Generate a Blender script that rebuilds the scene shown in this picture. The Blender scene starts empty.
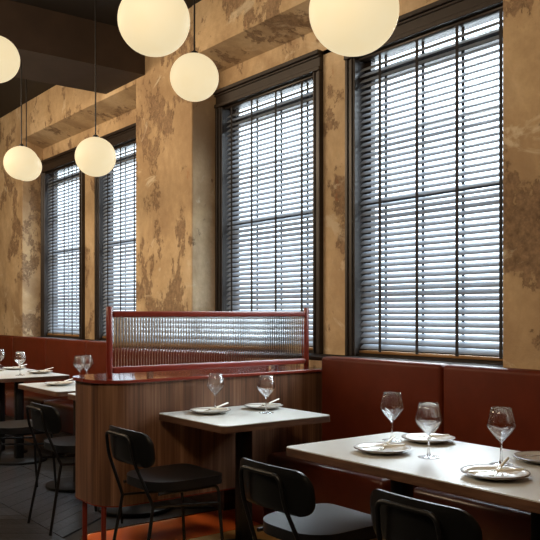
import bpy, bmesh, math, random
from mathutils import Vector, Matrix
random.seed(7)
scene = bpy.context.scene
COL = scene.collection

# ------------------------------------------------------------------ camera
CAM_H = 1.34
cam_d = bpy.data.cameras.new('camera')
cam_d.sensor_width = 36.0
cam_d.lens = 785.0 / 540.0 * 36.0
cam_d.shift_y = 43.0 / 540.0
cam_d.clip_start = 0.05
cam = bpy.data.objects.new('camera', cam_d)
COL.objects.link(cam)
cam.location = (0, 0, CAM_H)
# level camera looking along (-0.792, 0.610, 0); the window wall runs along x
cam.rotation_euler = (math.pi / 2, 0, math.atan2(0.7921, 0.6105))
scene.camera = cam

# ------------------------------------------------------------------ sky and large lights
world = bpy.data.worlds.new('overcast_sky')
scene.world = world
world.use_nodes = True
bg = world.node_tree.nodes['Background']
bg.inputs['Color'].default_value = (0.80, 0.90, 1.0, 1)
bg.inputs['Strength'].default_value = 3.6


def area(name, loc, target, sx, sy, energy, color):
    l = bpy.data.lights.new(name, 'AREA')
    l.shape = 'RECTANGLE'
    l.size, l.size_y = sx, sy
    l.energy = energy
    l.color = color
    o = bpy.data.objects.new(name, l)
    COL.objects.link(o)
    o.location = loc
    o.rotation_euler = (Vector(target) - Vector(loc)).to_track_quat('-Z', 'Z').to_euler()
    return o


# veiled daylight coming down through the blinds
sun_d = bpy.data.lights.new('veiled_sun', 'SUN')
sun_d.energy = 37.0
sun_d.angle = math.radians(80)
sun_d.color = (0.86, 0.94, 1.0)
sun = bpy.data.objects.new('veiled_sun', sun_d)
COL.objects.link(sun)
sun.rotation_euler = Vector((0.0, -0.75, -0.60)).to_track_quat('-Z', 'Y').to_euler()

WARM = (1.0, 0.755, 0.505)
area('warm_fill_far', (-7.2, 0.2, 3.25), (-7.0, 3.5, 2.3), 3.6, 0.5, 145, WARM)  # added warm fill out of view, brightens the far wall; no real fitting
area('warm_fill_near', (-1.6, -0.2, 3.1), (-2.8, 3.5, 2.9), 2.0, 0.5, 62, WARM)  # second added fill, unseen and weaker, lifts the near wall and pier

vs = scene.view_settings
vs.view_transform = 'Standard'
vs.look = 'None'
vs.exposure = 0.0
vs.gamma = 1.0
vs.use_curve_mapping = False

# ------------------------------------------------------------------ materials
MATS = {}


def nt(name):
    m = bpy.data.materials.new(name)
    m.use_nodes = True
    MATS[name] = m
    t = m.node_tree
    return m, t, t.nodes['Principled BSDF']


def node(t, kind, **kw):
    n = t.nodes.new(kind)
    for k, v in kw.items():
        if k in n.inputs:
            n.inputs[k].default_value = v
        else:
            setattr(n, k, v)
    return n


def ramp(t, src, stops):
    r = t.nodes.new('ShaderNodeValToRGB')
    els = r.color_ramp.elements
    while len(els) < len(stops):
        els.new(0.5)
    for e, (p, c) in zip(els, stops):
        e.position = p
        e.color = c if len(c) == 4 else (*c, 1)
    t.links.new(src, r.inputs[0])
    return r.outputs[0]


def coords(t, scale=(1, 1, 1), kind='Object'):
    tc = t.nodes.new('ShaderNodeTexCoord')
    mp = t.nodes.new('ShaderNodeMapping')
    mp.inputs['Scale'].default_value = scale
    t.links.new(tc.outputs[kind], mp.inputs[0])
    return mp.outputs[0]


def noise(t, vec, scale, detail=6, rough=0.55, dist=0.0):
    n = node(t, 'ShaderNodeTexNoise', Scale=scale, Detail=detail, Roughness=rough, Distortion=dist)
    t.links.new(vec, n.inputs['Vector'])
    return n.outputs['Fac']


def mixc(t, fac, a, b):
    m = t.nodes.new('ShaderNodeMix')
    m.data_type = 'RGBA'
    for s, v in ((0, fac), (6, a), (7, b)):
        if hasattr(v, 'is_linked') or hasattr(v, 'links'):
            t.links.new(v, m.inputs[s])
        else:
            m.inputs[s].default_value = v if s == 0 else (*v, 1)
    return m.outputs[2]


def bump(t, p, h, strength, dist=0.01):
    b = node(t, 'ShaderNodeBump', Strength=strength, Distance=dist)
    t.links.new(h, b.inputs['Height'])
    t.links.new(b.outputs[0], p.inputs['Normal'])


def simple(name, col, rough=0.5, metal=0.0, var=0.12, scale=14.0, spec=0.5, coat=0.0, bstr=0.0, bscale=200.0):
    m, t, p = nt(name)
    v = coords(t)
    f = noise(t, v, scale, 5)
    lo = tuple(max(0, c * (1 - var)) for c in col)
    hi = tuple(min(1, c * (1 + var)) for c in col)
    t.links.new(ramp(t, f, [(0.3, lo), (0.7, hi)]), p.inputs['Base Color'])
    p.inputs['Roughness'].default_value = rough
    p.inputs['Metallic'].default_value = metal
    p.inputs['Specular IOR Level'].default_value = spec
    p.inputs['Coat Weight'].default_value = coat
    p.inputs['Coat Roughness'].default_value = 0.08
    if bstr:
        bump(t, p, noise(t, v, bscale, 3), bstr, 0.002)
    return m


def make_plaster():
    m, t, p = nt('plaster')
    v = coords(t)
    base = ramp(t, noise(t, v, 0.9, 5, 0.6, 0.3),
                [(0.34, (0.40, 0.275, 0.155)), (0.5, (0.57, 0.42, 0.25)), (0.68, (0.69, 0.55, 0.37))])
    fine = ramp(t, noise(t, v, 16, 8, 0.7), [(0.25, (0.82, 0.80, 0.78)), (0.7, (1.05, 1.05, 1.05))])
    mul = t.nodes.new('ShaderNodeMix')
    mul.data_type = 'RGBA'
    mul.blend_type = 'MULTIPLY'
    mul.inputs[0].default_value = 1.0
    t.links.new(base, mul.inputs[6])
    t.links.new(fine, mul.inputs[7])
    c0 = mul.outputs[2]
    # broad stained clouds
    cl = ramp(t, noise(t, coords(t, (1.3, 1.3, 0.8)), 1.5, 8, 0.62, 0.6), [(0.46, (0, 0, 0)), (0.64, (0.8, 0.8, 0.8))])
    c1 = mixc(t, cl, c0, (0.33, 0.22, 0.125))
    # sharp-edged flaked patches of older dark coat
    pn = noise(t, coords(t, (1.0, 1.0, 0.70)), 2.1, 15, 0.74, 0.15)
    pr = ramp(t, pn, [(0.540, (0, 0, 0)), (0.556, (0.8, 0.8, 0.8))])
    dk = ramp(t, noise(t, v, 30, 6, 0.7), [(0.35, (0.11, 0.066, 0.040)), (0.65, (0.32, 0.205, 0.120))])
    c2 = mixc(t, pr, c1, dk)
    # rusty red remains
    rr = ramp(t, noise(t, coords(t, (1.4, 1.4, 0.6)), 3.1, 12, 0.75, 0.4), [(0.64, (0, 0, 0)), (0.70, (0.6, 0.6, 0.6))])
    c3 = mixc(t, rr, c2, (0.34, 0.12, 0.05))
    # pale scraped patches
    pp = ramp(t, noise(t, coords(t, (0.8, 0.8, 1.1)), 2.6, 10, 0.65, 0.8), [(0.60, (0, 0, 0)), (0.66, (0.7, 0.7, 0.7))])
    c4 = mixc(t, pp, c3, (0.68, 0.58, 0.42))
    t.links.new(c4, p.inputs['Base Color'])
    p.inputs['Roughness'].default_value = 0.75
    p.inputs['Specular IOR Level'].default_value = 0.25
    ad = node(t, 'ShaderNodeMath', operation='SUBTRACT')
    t.links.new(noise(t, v, 22, 8, 0.7), ad.inputs[0])
    t.links.new(pr, ad.inputs[1])
    bump(t, p, ad.outputs[0], 0.5, 0.012)
    return m


def make_wood(name, lo, mid, hi, scale=(70, 70, 1.4), rough=0.42):
    m, t, p = nt(name)
    a = noise(t, coords(t, scale), 1.0, 4, 0.6, 0.15)
    b = noise(t, coords(t, (scale[0] * 0.22, scale[1] * 0.22, scale[2] * 0.5)), 1.0, 3, 0.5)
    ad = node(t, 'ShaderNodeMath', operation='ADD')
    t.links.new(a, ad.inputs[0])
    t.links.new(b, ad.inputs[1])
    hf = node(t, 'ShaderNodeMath', operation='MULTIPLY')
    hf.inputs[1].default_value = 0.5
    t.links.new(ad.outputs[0], hf.inputs[0])
    t.links.new(ramp(t, hf.outputs[0], [(0.36, lo), (0.5, mid), (0.64, hi)]), p.inputs['Base Color'])
    p.inputs['Roughness'].default_value = rough
    bump(t, p, a, 0.12, 0.002)
    return m


def make_plank():
    m, t, p = nt('dark_oak')
    oi = t.nodes.new('ShaderNodeObjectInfo')
    f = noise(t, coords(t, (14, 60, 14)), 1.0, 6, 0.65, 0.4)
    c = ramp(t, f, [(0.35, (0.016, 0.018, 0.022)), (0.7, (0.062, 0.069, 0.082))])
    br = node(t, 'ShaderNodeMapRange')
    br.inputs[3].default_value = 0.75
    br.inputs[4].default_value = 1.25
    t.links.new(oi.outputs['Random'], br.inputs[0])
    hv = t.nodes.new('ShaderNodeHueSaturation')
    t.links.new(c, hv.inputs['Color'])
    t.links.new(br.outputs[0], hv.inputs['Value'])
    t.links.new(hv.outputs[0], p.inputs['Base Color'])
    p.inputs['Roughness'].default_value = 0.30
    bump(t, p, f, 0.35, 0.004)
    return m


def make_glass(name, rough=0.0, tint=(1, 1, 1), ior=1.45):
    m, t, p = nt(name)
    p.inputs['Base Color'].default_value = (*tint, 1)
    p.inputs['Transmission Weight'].default_value = 1.0
    p.inputs['Roughness'].default_value = rough
    p.inputs['IOR'].default_value = ior
    return m


def make_pane(name, ior, tint):
    """thin clear glass: straight transmission with a Fresnel reflection"""
    m = bpy.data.materials.new(name)
    m.use_nodes = True
    MATS[name] = m
    t = m.node_tree
    t.nodes.remove(t.nodes['Principled BSDF'])
    tr = node(t, 'ShaderNodeBsdfTransparent', Color=(*tint, 1))
    gl = node(t, 'ShaderNodeBsdfGlossy', Roughness=0.015)
    lw = node(t, 'ShaderNodeLayerWeight', Blend=0.5)
    f0 = ((ior - 1) / (ior + 1)) ** 2
    pw = node(t, 'ShaderNodeMath', operation='POWER')
    pw.inputs[1].default_value = 5.0
    ma = node(t, 'ShaderNodeMath', operation='MULTIPLY_ADD')
    ma.inputs[1].default_value = 1 - f0
    ma.inputs[2].default_value = f0
    mx = t.nodes.new('ShaderNodeMixShader')
    t.links.new(lw.outputs['Facing'], pw.inputs[0])
    t.links.new(pw.outputs[0], ma.inputs[0])
    t.links.new(ma.outputs[0], mx.inputs[0])
    t.links.new(tr.outputs[0], mx.inputs[1])
    t.links.new(gl.outputs[0], mx.inputs[2])
    t.links.new(mx.outputs[0], t.nodes['Material Output'].inputs[0])


def make_crystal():
    m, t, p = nt('clear_glass')
    p.inputs['Base Color'].default_value = (1, 1, 1, 1)
    p.inputs['Transmission Weight'].default_value = 1.0
    p.inputs['Roughness'].default_value = 0.0
    p.inputs['IOR'].default_value = 1.5
    tr = node(t, 'ShaderNodeBsdfTransparent', Color=(0.99, 0.99, 0.99, 1))
    mx = t.nodes.new('ShaderNodeMixShader')
    mx.inputs[0].default_value = 0.3
    t.links.new(p.outputs[0], mx.inputs[1])
    t.links.new(tr.outputs[0], mx.inputs[2])
    t.links.new(mx.outputs[0], t.nodes['Material Output'].inputs[0])


def make_globe():
    m, t, p = nt('opal_glass_lit')
    p.inputs['Base Color'].default_value = (0.25, 0.22, 0.16, 1)
    p.inputs['Roughness'].default_value = 0.55
    p.inputs['Specular IOR Level'].default_value = 0.2
    v = coords(t, (1, 1, 1))
    f = noise(t, v, 7, 2)
    t.links.new(ramp(t, f, [(0.3, (1.0, 0.81, 0.48)), (0.7, (1.0, 0.84, 0.53))]), p.inputs['Emission Color'])
    p.inputs['Emission Strength'].default_value = 0.82


make_plaster()
make_wood('walnut_veneer', (0.070, 0.031, 0.016), (0.15, 0.069, 0.036), (0.26, 0.135, 0.075))
make_wood('walnut_edge', (0.055, 0.026, 0.015), (0.10, 0.048, 0.027), (0.155, 0.078, 0.045), (10, 10, 60))
make_plank()
make_crystal()
make_glass('reeded_glass', 0.06, (0.96, 0.98, 0.97), 1.42)
make_pane('window_glass', 1.5, (0.96, 0.98, 0.98))
make_globe()
simple('floor_black', (0.030, 0.028, 0.027), 0.5, var=0.3)
simple('ceiling_paint', (0.014, 0.010, 0.0075), 0.7, var=0.15)
simple('beam_paint', (0.050, 0.031, 0.021), 0.65, var=0.2, scale=4)
simple('back_wall', (0.10, 0.065, 0.04), 0.8, var=0.3, scale=2)
simple('dark_timber', (0.022, 0.0145, 0.0105), 0.42, var=0.25, scale=20)
simple('slat_paint', (0.20, 0.225, 0.262), 0.34, var=0.08)
simple('tape_black', (0.018, 0.016, 0.016), 0.8)
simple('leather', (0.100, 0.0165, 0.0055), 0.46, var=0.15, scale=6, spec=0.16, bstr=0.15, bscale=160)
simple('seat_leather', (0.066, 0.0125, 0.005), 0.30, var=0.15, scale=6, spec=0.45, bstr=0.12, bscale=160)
simple('red_lacquer', (0.19, 0.028, 0.017), 0.16, var=0.05, coat=0.6)
simple('red_metal', (0.19, 0.024, 0.013), 0.30, var=0.05)
simple('laminate', (0.54, 0.55, 0.525), 0.33, var=0.03)
simple('black_metal', (0.006, 0.006, 0.0065), 0.42, var=0.1, spec=0.35)
simple('black_leather', (0.009, 0.009, 0.010), 0.36, var=0.15, spec=0.5, bstr=0.10, bscale=220)
simple('black_shell', (0.006, 0.006, 0.006), 0.36, var=0.1, spec=0.35)
simple('porcelain', (0.66, 0.64, 0.58), 0.15, var=0.04)
simple('plate_rim', (0.09, 0.06, 0.045), 0.35)
simple('bone_handle', (0.86, 0.83, 0.74), 0.35, var=0.06)
simple('brushed_steel', (0.62, 0.58, 0.50), 0.25, metal=1.0, var=0.05)
simple('orange_floor', (0.88, 0.18, 0.035), 0.30, var=0.10, scale=3)
simple('ochre_floor', (0.70, 0.42, 0.15), 0.35, var=0.15, scale=3)
simple('brass', (0.75, 0.62, 0.40), 0.25, metal=1.0, var=0.05)
simple('pavement', (0.42, 0.43, 0.44), 0.8, var=0.1)
simple('sill_paint', (0.020, 0.013, 0.010), 0.85, var=0.2, spec=0.15)
simple('sill_wood', (0.30, 0.16, 0.06), 0.4, var=0.15)


# ------------------------------------------------------------------ helpers
def link(o, parent=None):
    COL.objects.link(o)
    if parent is not None:
        o.parent = parent
    return o


def from_bm(name, bm, mat, parent=None, smooth=False, loc=(0, 0, 0)):
    me = bpy.data.meshes.new(name)
    bmesh.ops.recalc_face_normals(bm, faces=bm.faces[:])
    bm.to_mesh(me)
    bm.free()
    if mat:
        me.materials.append(MATS[mat])
    if smooth:
        for p in me.polygons:
            p.use_smooth = True
    o = bpy.data.objects.new(name, me)
    o.location = loc
    return link(o, parent)


def soft(o, angle=35):
    me = o.data
    for p in me.polygons:
        p.use_smooth = True
    ca = math.cos(math.radians(angle))
    bm = bmesh.new()
    bm.from_mesh(me)
    for e in bm.edges:
        if len(e.link_faces) == 2:
            e.smooth = e.link_faces[0].normal.dot(e.link_faces[1].normal) > ca
        else:
            e.smooth = False
    bm.to_mesh(me)
    bm.free()
    return o


def add_box(bm, x0, x1, y0, y1, z0, z1, bev=0.0, seg=2):
    r = bmesh.ops.create_cube(bm, size=1.0)
    vs_ = r['verts']
    bmesh.ops.scale(bm, vec=(x1 - x0, y1 - y0, z1 - z0), verts=vs_)
    bmesh.ops.translate(bm, vec=((x0 + x1) / 2, (y0 + y1) / 2, (z0 + z1) / 2), verts=vs_)
    if bev:
        es = list({e for v in vs_ for e in v.link_edges})
        bmesh.ops.bevel(bm, geom=es, offset=bev, segments=seg, affect='EDGES', profile=0.5)


def box(name, dims, mat, parent=None, bev=0.0, seg=2, loc=(0, 0, 0)):
    bm = bmesh.new()
    add_box(bm, *dims, bev=bev, seg=seg)
    o = from_bm(name, bm, mat, parent, loc=loc)
    if bev:
        soft(o, 50)
    return o


def add_tube(bm, pts, rad, n=10, caps=True):
    pts = [Vector(p) for p in pts]
    rings = []
    up = Vector((0, 0, 1))
    prev = None
    for i, p in enumerate(pts):
        if i == 0:
            d = pts[1] - p
        elif i == len(pts) - 1:
            d = p - pts[i - 1]
        else:
            d = (pts[i + 1] - p).normalized() + (p - pts[i - 1]).normalized()
        d.normalize()
        if prev is None:
            a = d.cross(up if abs(d.z) < 0.9 else Vector((1, 0, 0))).normalized()
        else:
            a = (prev - d * prev.dot(d)).normalized()
        b = d.cross(a)
        prev = a
        rings.append([bm.verts.new(p + (a * math.cos(2 * math.pi * k / n) + b * math.sin(2 * math.pi * k / n)) * rad)
                      for k in range(n)])
    for r0, r1 in zip(rings, rings[1:]):
        for k in range(n):
            bm.faces.new((r0[k], r0[(k + 1) % n], r1[(k + 1) % n], r1[k]))
    if caps:
        bm.faces.new(rings[0][::-1])
        bm.faces.new(rings[-1])


def round_path(pts, rad, seg=5):
    pts = [Vector(p) for p in pts]
    out = [pts[0]]
    for a, b, c in zip(pts, pts[1:], pts[2:]):
        u = (a - b)
        w = (c - b)
        r = min(rad, u.length * 0.45, w.length * 0.45)
        p0 = b + u.normalized() * r
        p1 = b + w.normalized() * r
        for k in range(seg + 1):
            s = k / seg
            out.append(p0 * (1 - s) ** 2 + b * 2 * s * (1 - s) + p1 * s ** 2)
    out.append(pts[-1])
    return out


def tube(name, pts, rad, mat, parent=None, n=10):
    bm = bmesh.new()
    add_tube(bm, pts, rad, n)
    return soft(from_bm(name, bm, mat, parent), 50)


def lathe(name, prof, mat, parent=None, n=32, loc=(0, 0, 0), smooth_angle=40):
    """prof: list of (r, z); r=0 ends are welded"""
    bm = bmesh.new()
    rings = []
    for r, z in prof:
        if r < 1e-6:
            rings.append([bm.verts.new((0, 0, z))])
        else:
            rings.append([bm.verts.new((r * math.cos(2 * math.pi * k / n), r * math.sin(2 * math.pi * k / n), z)) for k in range(n)])
    for a, b in zip(rings, rings[1:]):
        for k in range(n):
            k2 = (k + 1) % n
            if len(a) == 1 and len(b) == 1:
                continue
            if len(a) == 1:
                bm.faces.new((a[0], b[k], b[k2]))
            elif len(b) == 1:
                bm.faces.new((a[k], b[0], a[k2]))
            else:
                bm.faces.new((a[k], b[k], b[k2], a[k2]))
    return soft(from_bm(name, bm, mat, parent, loc=loc), smooth_angle)


def add_prism(bm, outline, z0, z1, bev=0.0):
    lo = [bm.verts.new((x, y, z0)) for x, y in outline]
    hi = [bm.verts.new((x, y, z1)) for x, y in outline]
    n = len(outline)
    bm.faces.new(lo[::-1])
    bm.faces.new(hi)
    rim = []
    for k in range(n):
        bm.faces.new((lo[k], lo[(k + 1) % n], hi[(k + 1) % n], hi[k]))
    if bev:
        bm.edges.ensure_lookup_table()
        es = [e for e in bm.edges if e.verts[0].co.z == e.verts[1].co.z and e.verts[0] in set(hi + lo)]
        bmesh.ops.bevel(bm, geom=es, offset=bev, segments=2, affect='EDGES', profile=0.5)


def rrect(x0, x1, y0, y1, rads, seg=6):
    """rounded rectangle; rads for corners (x0y0, x1y0, x1y1, x0y1)"""
    out = []
    cs = [(x0, y0, 1, 1, 180), (x1, y0, -1, 1, 270), (x1, y1, -1, -1, 0), (x0, y1, 1, -1, 90)]
    for (cx, cy, sx, sy, a0), r in zip(cs, rads):
        if r <= 0:
            out.append((cx, cy))
            continue
        for k in range(seg + 1):
            a = math.radians(a0 + 90 * k / seg)
            out.append((cx + sx * r + r * math.cos(a), cy + sy * r + r * math.sin(a)))
    return out


def prism(name, outline, z0, z1, mat, parent=None, bev=0.0):
    bm = bmesh.new()
    add_prism(bm, outline, z0, z1, bev)
    return soft(from_bm(name, bm, mat, parent), 30)


def tag(o, label, cat, group=None):
    o['label'] = label
    o['category'] = cat
    if group:
        o['group'] = group
    return o


def thing(name, label, cat, loc=(0, 0, 0), rz=0.0, group=None):
    o = bpy.data.objects.new(name, None)
    o.empty_display_size = 0.1
    o.location = loc
    o.rotation_euler = (0, 0, rz)
    link(o)
    return tag(o, label, cat, group)


def struct(o):
    o['kind'] = 'structure'
    return o


def dup(root, label, loc, rz=0.0, group=None):
    r = root.copy()
    COL.objects.link(r)
    r.location = loc
    r.rotation_euler = (root.rotation_euler.x, root.rotation_euler.y, rz)
    r['label'] = label
    if group:
        r['group'] = group
    for ch in list(root.children):
        c = ch.copy()
        COL.objects.link(c)
        c.parent = r
        for g in list(ch.children):
            d = g.copy()
            COL.objects.link(d)
            d.parent = c
    return r


# ------------------------------------------------------------------ room shell
WT = 0.14                              # thickness of the window wall behind the recess
YP, YR, YB = 3.48, 3.75, 3.37          # pier face, recessed window wall, banquette face
CEIL = 3.90
LINTEL = 3.48
SILL = 1.05
X0, X1 = -12.0, 3.0
YF = -5.0
WIN = [(-9.50, -8.28), (-7.95, -6.60), (-5.58, -4.236), (-3.97, -2.60)]   # outer edges of the casings
WTOP = 3.225

fl = struct(box('floor', (X0, X1, YF, YR + WT, -0.15, -0.010), 'floor_black'))
struct(box('ceiling', (X0, X1, YF, YR + WT, CEIL, CEIL + 0.15), 'ceiling_paint'))
# ceiling beam that crosses the room
struct(box('trim_1', (-7.19, -6.39, YF, YP + 0.0, 3.52, CEIL), 'beam_paint'))
struct(box('wall_left', (X0 - 0.15, X0, YF, YR + WT, 0, CEIL), 'plaster'))
struct(box('wall_right', (X1, X1 + 0.15, YF, YR + WT, 0, CEIL), 'plaster'))

struct(box('wall_front', (X0, X1, YF - 0.2, YF, 0, CEIL), 'back_wall'))

bm = bmesh.new()                                                     # window wall: piers, lintels, recesses
for a, b in ((X0, -9.515), (-6.573, -5.581), (-2.52, X1)):
    add_box(bm, a, b, YP, YR + WT, 0, CEIL, 0.012, 2)
for a, b in ((-9.515, -6.573), (-5.581, -2.52)):
    add_box(bm, a, b, YP, YR + 0.02, 0, SILL - 0.03)                 # wall under the sill
    # lintel with a soffit that slopes down to the window wall
    pr = [(YP, LINTEL), (YP, CEIL), (YR + WT, CEIL), (YR + WT, WTOP - 0.03), (YR, WTOP - 0.03), (YR, LINTEL - 0.085)]
    va = [bm.verts.new((a, y, z)) for y, z in pr]
    vb = [bm.verts.new((b, y, z)) for y, z in pr]
    bm.faces.new(va)
    bm.faces.new(vb[::-1])
    for k in range(6):
        bm.faces.new((va[k], vb[k], vb[(k + 1) % 6], va[(k + 1) % 6]))
for a, b in ((-9.515, -9.47), (-8.31, -7.92), (-6.63, -6.57), (-5.582, -5.55), (-4.266, -3.94), (-2.63, -2.52)):
    add_box(bm, a, b, YR, YR + WT, SILL - 0.03, WTOP)               # strips of wall between the windows
for a, b in ((-9.515, -6.573), (-5.581, -2.52)):
    add_box(bm, a, b, YR + 0.02, YR + WT, 0, SILL - 0.03)
struct(from_bm('wall_back', bm, 'plaster'))

for a, b, n in ((-9.51, -6.58, 2), (-5.575, -2.525, 3)):
    struct(box('trim_%d' % n, (a, b, YP, YR + 0.02, SILL - 0.03, SILL - 0.004), 'sill_paint', bev=0.005))


def window(n, xa, xb):
    bm = bmesh.new()
    cw = 0.085
    zt = WTOP
    zb = SILL - 0.004
    # casing: flat board with a raised outer moulding, and a deep jamb liner
    for (a, b, c, d) in ((xa, xa + cw, zb, zt - 0.145), (xb - cw, xb, zb, zt - 0.145)):
        add_box(bm, a, b, YR - 0.03, YR + 0.005, c, d, 0.004, 1)
    for (a, b) in ((xa, xa + 0.025), (xb - 0.025, xb), (xa + 0.055, xa + 0.07), (xb - 0.07, xb - 0.055)):
        add_box(bm, a, b, YR - 0.042, YR - 0.02, zb, zt - 0.145, 0.004, 1)
    add_box(bm, xa, xb, YR - 0.035, YR + 0.005, zt - 0.145, zt, 0.004, 1)
    for z0, z1, pr in ((zt - 0.03, zt, 0.062), (zt - 0.05, zt - 0.034, 0.050), (zt - 0.145, zt - 0.115, 0.05)):
        add_box(bm, xa - 0.004, xb + 0.004, YR - pr, YR - 0.02, z0, z1, 0.004, 1)
    ia, ib = xa + cw - 0.01, xb - cw + 0.01
    add_box(bm, ia - 0.02, ia, YR, YR + WT, zb, zt - 0.13)
    add_box(bm, ib, ib + 0.02, YR, YR + WT, zb, zt - 0.13)
    add_box(bm, ia, ib, YR, YR + WT, zt - 0.15, zt - 0.13)
    add_box(bm, ia, ib, YR, YR + WT + 0.02, SILL - 0.03, SILL + 0.012)
    w = struct(from_bm('window_%d' % n, bm, 'dark_timber'))
    yg = YR + 0.085
    st = 0.055
    for a, b in ((ia, ia + st), (ib - st, ib)):
        box('stile', (a, b, yg, yg + 0.04, SILL + 0.012, zt - 0.15), 'dark_timber', w)
    for nm, z, h in (('bottom_rail', SILL + 0.05, 0.075), ('muntin', 1.58, 0.014), ('meeting_rail', 2.085, 0.035),
                     ('muntin', 2.545, 0.014), ('top_rail', 2.965, 0.07)):
        box(nm, (ia + st, ib - st, yg, yg + 0.038, z - h / 2, z + h / 2), 'dark_timber', w)
    for z0, z1 in ((SILL + 0.088, 1.573), (1.587, 2.067), (2.103, 2.538), (2.552, 2.93), (3.0, 3.075)):
        box('pane', (ia + st, ib - st, yg + 0.018, yg + 0.022, z0, z1), 'window_glass', w)


for i, (a, b) in enumerate(WIN):
    window(i + 1, a, b)

# street outside
struct(box('ground', (-40, 30, YR + WT + 0.01, 60, -0.35, -0.25), 'pavement'))

# ------------------------------------------------------------------ venetian blinds
SL_W = 0.050
PITCH = 0.0394
TILT = math.radians(41)
blind_labels = [
    'dark venetian blind on the leftmost window, beside the pale lit plaster reveal',
    'dark venetian blind half hidden by the pier left of the glass screen',
    'dark venetian blind rising directly behind the reeded glass screen',
    'large dark venetian blind above the near banquette, rightmost window',
]
slat_mesh = {}
TAPES = [(-9.223, -8.88, -8.65, -8.42), (-7.72, -7.42, -7.12, -6.82), (-5.401, -5.117, -4.801, -4.486), (-3.68, -3.356, -3.04, -2.728)]
for i, (xa, xb) in enumerate(WIN):
    w = xb - xa - 0.17
    cx = (xa + xb) / 2
    yb = YR + 0.035
    t = thing('venetian_blind', blind_labels[i], 'blind', (cx, yb, SILL), group='venetian blinds on the windows')
    key = round(w, 3)
    if key not in slat_mesh:
        bm = bmesh.new()
        prof = []
        for k in range(5):
            s = -1 + k / 2
            prof.append((s * SL_W / 2, 0.003 * (1 - s * s)))
        top = [(y, z + 0.0012) for y, z in prof]
        bot = [(y, z - 0.0012) for y, z in prof[::-1]]
        loop = top + bot
        ca, sa = math.cos(TILT), math.sin(TILT)
        loop = [(y * ca - z * sa, y * sa + z * ca) for y, z in loop]
        A = [bm.verts.new((-w / 2 + 0.006, y, z)) for y, z in loop]
        B = [bm.verts.new((w / 2 - 0.006, y, z)) for y, z in loop]
        bm.faces.new(A)
        bm.faces.new(B[::-1])
        for k in range(len(loop)):
            bm.faces.new((A[k], B[k], B[(k + 1) % len(loop)], A[(k + 1) % len(loop)]))
        bmesh.ops.recalc_face_normals(bm, faces=bm.faces[:])
        me = bpy.data.meshes.new('slat')
        bm.to_mesh(me)
        bm.free()
        me.materials.append(MATS['slat_paint'])
        slat_mesh[key] = me
    z = 0.062
    while z + SILL < 3.035:
        o = bpy.data.objects.new('slat', slat_mesh[key])
        o.location = (0, 0, z)
        link(o, t)
        z += PITCH
    box('head_rail', (-w / 2, w / 2, -0.035, 0.03, 3.062 - SILL, 3.082 - SILL + 0.01), 'dark_timber', t, 0.003, 1)
    box('bottom_rail', (-w / 2 + 0.004, w / 2 - 0.004, -0.026, 0.026, 0.016, 0.036), 'sill_wood', t, 0.003, 1)
    for tx in TAPES[i]:
        for yy, th in ((-0.0285, 0.0012), (0.0285, 0.0012)):
            box('ladder_tape', (tx - cx - 0.011, tx - cx + 0.011, yy - th, yy + th, 0.03, 3.065 - SILL), 'tape_black', t)

# ------------------------------------------------------------------ floor pieces
BANDS = [(1.28, 1.88, 1), (1.88, 2.48, -1), (2.48, 3.08, 1)]
pm = {}
for y0, y1, sgn in BANDS:
    if sgn not in pm:
        bm = bmesh.new()
        L = y1 - y0 - 0.006
        sh = 0.75 * L * sgn
        wd = 0.128
        base = [(0, 0), (wd, 0), (wd + sh, L), (sh, L)]
        add_prism(bm, base, -0.012, 0.0)
        bmesh.ops.recalc_face_normals(bm, faces=bm.faces[:])
        me = bpy.data.meshes.new('floor_plank')
        bm.to_mesh(me)
        bm.free()
        me.materials.append(MATS['dark_oak'])
        pm[sgn] = me
    xe = -4.47 if y1 > 1.9 else -3.4
    x = xe - 0.13 - (0.45 if sgn > 0 else 0.0)
    while x > -9.6:
        o = bpy.data.objects.new('floor_plank', pm[sgn])
        o.location = (x, y0 + 0.003, random.uniform(-0.0012, 0.0))
        link(o, fl)
        x -= 0.132
prism('floor_panel', rrect(-4.44, -3.99, 1.96, 3.40, (0.10, 0, 0, 0)), -0.012, 0.0, 'orange_floor', fl)
for a, b in ((-3.978, -3.52), (-3.508, -2.2), (-2.188, -0.9)):
    prism('floor_panel', rrect(a, b, 1.96, 3.40, (0, 0, 0, 0)), -0.012, 0.0, 'ochre_floor', fl)
pts = [(-4.447, 3.38, 0.0)] + [(-4.447, 2.06, 0.0)] + [(-4.34 - 0.107 * math.cos(a), 2.06 - 0.107 * math.sin(a), 0.0) for a in [math.pi / 2 * k / 8 for k in range(1, 9)]] + [(-3.99, 1.953, 0)]
tube('edge_trim', pts, 0.006, 'brass', fl, 6)

# ------------------------------------------------------------------ partition with reeded glass screen
PC = 0.973
pt = thing('partition', 'walnut partition with rounded end, red counter and reeded glass screen', 'partition', (0, 0, 0))
prism('body', rrect(-4.375, -3.885, 1.865, YP - 0.002, (0.16, 0.16, 0, 0), 10), 0.286, PC - 0.018, 'walnut_veneer', pt)
prism('counter_top', rrect(-4.39, -3.87, 1.85, YP - 0.002, (0.17, 0.17, 0, 0), 10), PC - 0.018, PC, 'red_lacquer', pt, 0.004)
prism('bottom_edge', rrect(-4.377, -3.883, 1.863, YP - 0.002, (0.162, 0.162, 0, 0), 10), 0.280, 0.286, 'red_lacquer', pt)
for lx, ly in ((-3.965, 1.905), (-4.21, 1.905)):
    tube('leg', [(lx, ly, 0.0), (lx, ly, 0.28)], 0.014, 'red_metal', pt, 14)
box('plinth', (-4.18, -3.96, 3.0, YP - 0.002, 0.0, 0.278), 'red_metal', pt)
GX = -4.07
for py in (1.99, 3.447):
    box('post', (GX - 0.013, GX + 0.013, py - 0.015, py + 0.015, PC, 1.376), 'red_metal', pt, 0.003, 1)
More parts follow.
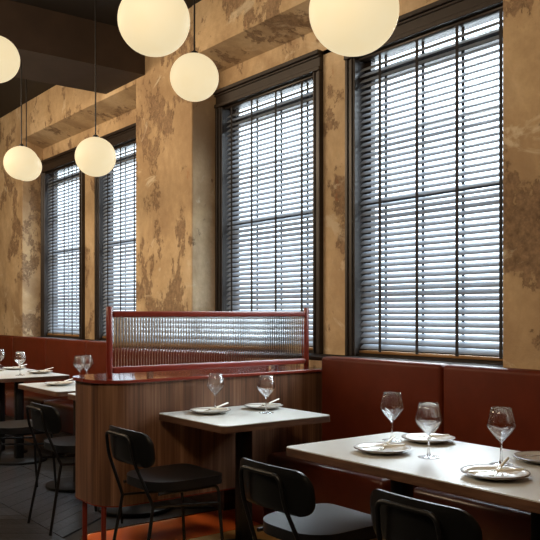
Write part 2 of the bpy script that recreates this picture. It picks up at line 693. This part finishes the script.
box('top_rail', (GX - 0.02, GX + 0.02, 2.010, 3.427, 1.316, 1.350), 'red_metal', pt, 0.008, 3)
box('bottom_rail', (GX - 0.02, GX + 0.02, 2.010, 3.427, PC + 0.024, PC + 0.060), 'red_metal', pt, 0.008, 3)
for py in (2.25, 3.15):
    box('foot_bracket', (GX - 0.012, GX + 0.012, py - 0.015, py + 0.015, PC, PC + 0.026), 'brushed_steel', pt)
bm = bmesh.new()
NR, SUB = 78, 6
ya, yb_ = 2.012, 3.425
zl, zh = PC + 0.055, 1.320
cols = []
for k in range(NR * SUB + 1):
    y = ya + (yb_ - ya) * k / (NR * SUB)
    ph = (k % SUB) / SUB
    d = 0.0075 * math.sin(math.pi * ph)
    cols.append([bm.verts.new((GX + 0.002 + d, y, zl)), bm.verts.new((GX + 0.002 + d, y, zh)),
                 bm.verts.new((GX - 0.003, y, zh)), bm.verts.new((GX - 0.003, y, zl))])
for a, b in zip(cols, cols[1:]):
    for k in range(4):
        bm.faces.new((a[k], b[k], b[(k + 1) % 4], a[(k + 1) % 4]))
bm.faces.new(cols[0][::-1])
bm.faces.new(cols[-1])
soft(from_bm('pane', bm, 'reeded_glass', pt), 50)


# ------------------------------------------------------------------ banquettes
def banquette(label, seams, seat_gaps, xa, xb):
    t = thing('banquette', label, 'banquette', (0, 0, 0), group='leather banquettes')
    for a, b in zip(seams, seams[1:]):
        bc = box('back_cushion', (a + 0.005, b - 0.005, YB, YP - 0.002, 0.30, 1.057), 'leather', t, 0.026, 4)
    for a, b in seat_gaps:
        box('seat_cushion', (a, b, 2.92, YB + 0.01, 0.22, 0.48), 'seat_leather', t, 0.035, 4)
    box('base', (xa + 0.01, xb - 0.01, 3.0, YP - 0.01, 0.0, 0.22), 'walnut_edge', t)
    return t


s1 = [-3.845, -2.837, -1.83, -0.82, 0.2]
banquette('near red-brown leather banquette under the rightmost window', s1,
          [(-3.845, -2.845), (-2.66, -1.84), (-1.83, -0.83), (-0.82, 0.2)], -3.845, 0.2)
s2 = [-9.56 - 1.06 * 1, -9.56, -8.5, -7.443, -6.42, -5.41, -4.395]
banquette('far red-brown leather banquette beyond the wooden partition', s2,
          [(a + 0.003, b - 0.003) for a, b in zip(s2, s2[1:])], s2[0], s2[-1])

# ------------------------------------------------------------------ tables
TZ = 0.78


def table(label, xc, yc=2.55, wx=0.70, wy=0.69, disc=0.25):
    t = thing('dining_table', label, 'table', (xc, yc, 0), group='pedestal dining tables')
    o = rrect(-wx / 2, wx / 2, -wy / 2, wy / 2, (0.03,) * 4, 5)
    prism('edge_band', o, TZ - 0.036, TZ - 0.004, 'walnut_edge', t)
    prism('table_top', rrect(-wx / 2 + 0.002, wx / 2 - 0.002, -wy / 2 + 0.002, wy / 2 - 0.002, (0.03,) * 4, 5), TZ - 0.004, TZ, 'laminate', t)
    for cx in ((0.0,) if wx < 1 else (-(wx / 2 - 0.35), wx / 2 - 0.35)):
        box('column', (cx - 0.035, cx + 0.035, -0.035, 0.035, 0.012, TZ - 0.045), 'black_metal', t, 0.004, 1)
        box('top_plate', (cx - 0.15, cx + 0.15, -0.15, 0.15, TZ - 0.045, TZ - 0.036), 'black_metal', t)
        b = lathe('base', [(0, 0.0), (disc, 0.0), (disc, 0.018), (disc - 0.006, 0.022), (0.05, 0.026), (0, 0.026)], 'black_metal', t, 40)
        b.location = (cx, 0, 0)
    return t


table('pale square table against the wooden partition', -3.534, 2.54, 0.664, 0.72)
table('long pale table at the lower right, before the near banquette', -1.894, 2.40, 1.362, 0.69, 0.15)
table('table hidden behind the partition, only its round base showing', -4.85, 2.56, 0.70)
table('pale table partly cut off by the rounded partition end', -5.74, 2.55, 0.80)
table('long pale table behind the far chairs, one wine glass near its corner', -7.30, 2.55, 1.20)
table('furthest pale table at the left picture edge', -8.86, 2.55)


# ------------------------------------------------------------------ chairs
def curved_back(parent):
    bm = bmesh.new()
    W, Hh = 0.22, 0.084
    N, M = 24, 12
    rc = 0.064

    def bound(dx, dz):
        # distance from centre to the rounded rectangle along (dx,dz)
        lo, hi = 0.0, 1.0
        for _ in range(28):
            mid = (lo + hi) / 2
            x, z = abs(dx) * mid, abs(dz) * mid
            qx, qz = x - (W - rc), z - (Hh - rc)
            dd = math.hypot(max(qx, 0), max(qz, 0)) + min(max(qx, qz), 0) - rc
            if dd > 0:
                hi = mid
            else:
                lo = mid
        return lo

    layers = []
    for side in (0, 1):
        g = []
        for j in range(M + 1):
            row = []
            for i in range(N + 1):
                a, b = -1 + 2 * i / N, -1 + 2 * j / M
                m = max(abs(a), abs(b))
                if m < 1e-6:
                    x = z = 0.0
                else:
                    dx, dz = a * W / m, b * Hh / m
                    ln = math.hypot(dx, dz)
                    s = bound(dx / ln, dz / ln)
                    x, z = dx / ln * s * m, dz / ln * s * m
                th = 0.013 * (1 - 0.55 * m ** 6)
                y = 0.050 * (x / W) ** 2 + (th if side else -th)
                y += -0.12 * z
                z2 = z + 0.010 * (1 - (x / W) ** 2)
                row.append(bm.verts.new((x, y - 0.239, 0.685 + z2)))
            g.append(row)
        layers.append(g)
    for s, g in enumerate(layers):
        for j in range(M):
            for i in range(N):
                q = (g[j][i], g[j][i + 1], g[j + 1][i + 1], g[j + 1][i])
                bm.faces.new(q if s == 0 else q[::-1])
    A, B = layers
    ring = [(0, i) for i in range(N)] + [(j, N) for j in range(M)] + [(M, i) for i in range(N, 0, -1)] + [(j, 0) for j in range(M, 0, -1)]
    for k in range(len(ring)):
        (j0, i0), (j1, i1) = ring[k], ring[(k + 1) % len(ring)]
        bm.faces.new((A[j0][i0], A[j1][i1], B[j1][i1], B[j0][i0]))
    return soft(from_bm('backrest', bm, 'black_shell', parent), 70)


def make_chair(label, loc):
    t = thing('dining_chair', label, 'chair', loc, group='black dining chairs')
    R = 0.0085
    curved_back(t)
    out = rrect(-0.197, 0.197, -0.170, 0.240, (0.14, 0.14, 0.06, 0.06), 10)
    prism('seat', out, 0.482, 0.526, 'black_leather', t, 0.012)
    for sx in (-1, 1):
        J = (sx * 0.158, -0.158, 0.415)
        tube('leg', round_path([J, (sx * 0.178, -0.235, 0.0)], 0.02), R, 'black_metal', t)
        tube('leg', round_path([(sx * 0.178, -0.14, 0.474), (sx * 0.178, 0.200, 0.474), (sx * 0.192, 0.235, 0.0)], 0.035), R, 'black_metal', t)
        tube('stretcher', [J, (sx * 0.181, 0.209, 0.385)], R * 0.85, 'black_metal', t)
    tube('cross_bar', [(-0.18, 0.185, 0.472), (0.18, 0.185, 0.472)], R * 0.85, 'black_metal', t)
    tube('back_frame', round_path([(-0.158, -0.158, 0.415), (-0.130, -0.250, 0.64), (-0.120, -0.268, 0.752), (0.120, -0.268, 0.752),
                                   (0.130, -0.250, 0.64), (0.158, -0.158, 0.415)], 0.035), R, 'black_metal', t)
    return t


c0 = make_chair('black chair at the table beside the wooden partition', (-3.47, 2.006, 0))
dup(c0, 'black chair at the lower middle, before the long near table', (-2.335, 2.016, 0))
dup(c0, 'nearest black chair, only its backrest showing at the bottom edge', (-1.63, 2.04, 0))
dup(c0, 'black chair left of the partition, its seat cut off by it', (-4.73, 2.072, 0))
dup(c0, 'black chair at the far left, mostly cut off by the picture edge', (-5.69, 2.035, 0))


# ------------------------------------------------------------------ table settings
def make_glass_obj(label, loc):
    t = thing('wine_glass', label, 'wine glass', loc, group='wine glasses')
    lathe('foot', [(0.0, 0.0006), (0.042, 0.0006), (0.0428, 0.0018), (0.041, 0.003), (0.026, 0.0048), (0.010, 0.009), (0.0, 0.0095)], 'clear_glass', t, 36)
    lathe('stem', [(0.0, 0.010), (0.0085, 0.0105), (0.0055, 0.018), (0.0044, 0.035), (0.0044, 0.075), (0.0065, 0.085), (0.0095, 0.0885), (0.0, 0.0888)], 'clear_glass', t, 20)
    outer = [(0.0, 0.0893), (0.0095, 0.0896), (0.026, 0.107), (0.040, 0.124), (0.0485, 0.136), (0.0515, 0.143), (0.0512, 0.148),
             (0.048, 0.165), (0.0425, 0.188), (0.0368, 0.210)]
    inner = [(0.0355, 0.2105), (0.0411, 0.188), (0.0465, 0.165), (0.0496, 0.148), (0.0498, 0.1437), (0.0468, 0.1375), (0.0383, 0.126),
             (0.0243, 0.1095), (0.010, 0.0965), (0.0, 0.094)]
    lathe('bowl', outer + inner, 'clear_glass', t, 36, smooth_angle=60)
    return t


g0 = make_glass_obj('wine glass at the back left of the long near table', (-2.404, 2.529, TZ))
for lb, x, y in (
        ('wine glass in the middle of the long near table, before a far plate', -2.035, 2.345),
        ('large wine glass at the right, behind the nearest plate', -1.772, 2.442),
        ('wine glass behind the left plate on the table by the partition', -3.80, 2.53),
        ('wine glass nearer the corner of the table by the partition', -3.50, 2.67),
        ('wine glass at the corner of the far table at the left', -6.96, 2.53),
        ('wine glass cut off by the left picture edge', -7.60, 2.56),
        ('left of two overlapping wine glasses above the partition end', -6.0, 2.67),
        ('right of two overlapping wine glasses above the partition end', -6.07, 2.765)):
    dup(g0, lb, (x, y, TZ))


def make_plate(label, loc):
    t = thing('plate', label, 'plate', loc, group='side plates on the tables')
    R = 0.114
    prof = [(0, 0.0), (0.058, 0.0), (0.064, 0.002), (R - 0.012, 0.014), (R, 0.019), (R, 0.021), (R - 0.003, 0.0215),
            (R - 0.024, 0.0165), (0.074, 0.0075), (0.066, 0.0055), (0, 0.0055)]
    lathe('dish', prof, 'porcelain', t, 48)
    lathe('rim_band', [(R - 0.0035, 0.0214), (R - 0.002, 0.0226), (R + 0.001, 0.0218), (R + 0.001, 0.0195), (R - 0.0035, 0.0195)], 'plate_rim', t, 48)
    return t


def make_knife(label, loc, rz):
    t = thing('table_knife', label, 'knife', loc, rz, 'table knives')
    prism('blade', [(0, -0.006), (0.085, -0.008), (0.103, 0.0), (0.098, 0.007), (0, 0.006)], -0.001, 0.001, 'brushed_steel', t)
    bm = bmesh.new()
    add_box(bm, -0.10, 0.0, -0.0055, 0.0055, -0.0038, 0.0038, 0.003, 2)
    soft(from_bm('handle', bm, 'bone_handle', t), 50)
    return t


def make_fork(label, loc, rz):
    t = thing('table_fork', label, 'fork', loc, rz, 'table forks')
    bm = bmesh.new()
    add_box(bm, 0.0, 0.035, -0.004, 0.004, -0.0015, 0.0015)
    add_box(bm, 0.035, 0.055, -0.011, 0.011, -0.0015, 0.0015)
    for k in (-1, 0, 1):
        add_box(bm, 0.055, 0.095, k * 0.009 - 0.002, k * 0.009 + 0.002, -0.0012, 0.0012)
    from_bm('tines', bm, 'brushed_steel', t)
    bm = bmesh.new()
    add_box(bm, -0.105, 0.0, -0.005, 0.005, -0.0038, 0.0038, 0.003, 2)
    soft(from_bm('handle', bm, 'bone_handle', t), 50)
    return t


SET = [(-2.225, 2.285, 'plate left of the middle glass on the long near table', 'the front-left plate of the long near table'),
       (-2.285, 2.63, 'plate behind the middle glass on the long near table', 'the back-left plate of the long near table'),
       (-1.650, 2.240, 'nearest plate, at the front of the long near table', 'the nearest plate'),
       (-1.705, 2.62, 'plate cut off by the right picture edge', 'the plate at the right picture edge'),
       (-3.68, 2.415, 'left plate on the table by the partition', 'the left plate by the partition'),
       (-3.66, 2.775, 'right plate on the table by the partition', 'the right plate by the partition'),
       (-5.82, 2.42, 'plate on the table cut off by the partition end', 'the plate near the partition end'),
       (-7.08, 2.76, 'right plate on the far table behind the chairs', 'the right plate of the far table'),
       (-7.70, 2.74, 'left plate on the far table behind the chairs', 'the left plate of the far table'),
       (-8.80, 2.74, 'plate on the furthest table at the left', 'the plate of the furthest table')]
plate0 = knife0 = fork0 = None
for k, (x, y, lb, on) in enumerate(SET):
    a1 = math.radians(64 + random.uniform(-8, 8))
    a2 = math.radians(112 + random.uniform(-8, 8))
    kl, kf = 'knife with pale handle lying on ' + on, 'fork with pale handle lying on ' + on
    kp = (x + 0.012, y - 0.01, TZ + 0.0268)
    fp = (x + 0.034 * math.cos(a2), y + 0.034 * math.sin(a2) + 0.012, TZ + 0.0282)
    if k == 0:
        plate0 = make_plate(lb, (x, y, TZ))
        knife0 = make_knife(kl, kp, a1 + math.pi)
        fork0 = make_fork(kf, fp, a2 + math.pi)
        fork0.rotation_euler.y = math.radians(9)
    else:
        dup(plate0, lb, (x, y, TZ))
        dup(knife0, kl, kp, a1 + math.pi)
        dup(fork0, kf, fp, a2 + math.pi)


# ------------------------------------------------------------------ pendant globes
def pendant(label, x, y, z, D=0.30):
    t = thing('pendant_lamp', label, 'lamp', (x, y, z), group='opal globe pendant lamps')
    r = D / 2
    prof = []
    for k in range(25):
        a = -math.pi / 2 + math.pi * 0.955 * k / 24
        prof.append((r * math.cos(a) if k else 0.0, r * 0.965 * math.sin(a)))
    prof.append((0.0, prof[-1][1]))
    lathe('globe', prof, 'opal_glass_lit', t, 48, smooth_angle=60)
    zt = prof[-1][1]
    lathe('cap', [(0, zt - 0.002), (0.022, zt - 0.002), (0.022, zt + 0.012), (0.008, zt + 0.022), (0, zt + 0.022)], 'black_metal', t, 20)
    tube('cord', [(0, 0, zt + 0.02), (0, 0, CEIL - z - 0.02)], 0.0055, 'black_metal', t, 8)
    lathe('ceiling_rose', [(0, CEIL - z - 0.025), (0.05, CEIL - z - 0.025), (0.055, CEIL - z), (0, CEIL - z)], 'black_metal', t, 24)


for lb, x, y, z in (
        ('largest opal globe pendant, before the rightmost window', -1.902, 1.819, 2.347),
        ('large opal globe pendant at the top, before the ceiling beam', -2.886, 1.614, 2.559),
        ('opal globe pendant before the pier, left of the middle window', -4.114, 2.583, 2.791),
        ('opal globe pendant hanging before the far windows', -5.394, 2.526, 2.496),
        ('opal globe pendant cut off by the left picture edge', -4.935, 1.634, 2.927),
        ('nearer of the two overlapping small opal globes at the far left', -6.726, 2.455, 2.644),
        ('further of the two overlapping small opal globes at the far left', -7.62, 2.83, 2.79)):
    pendant(lb, x, y, z)
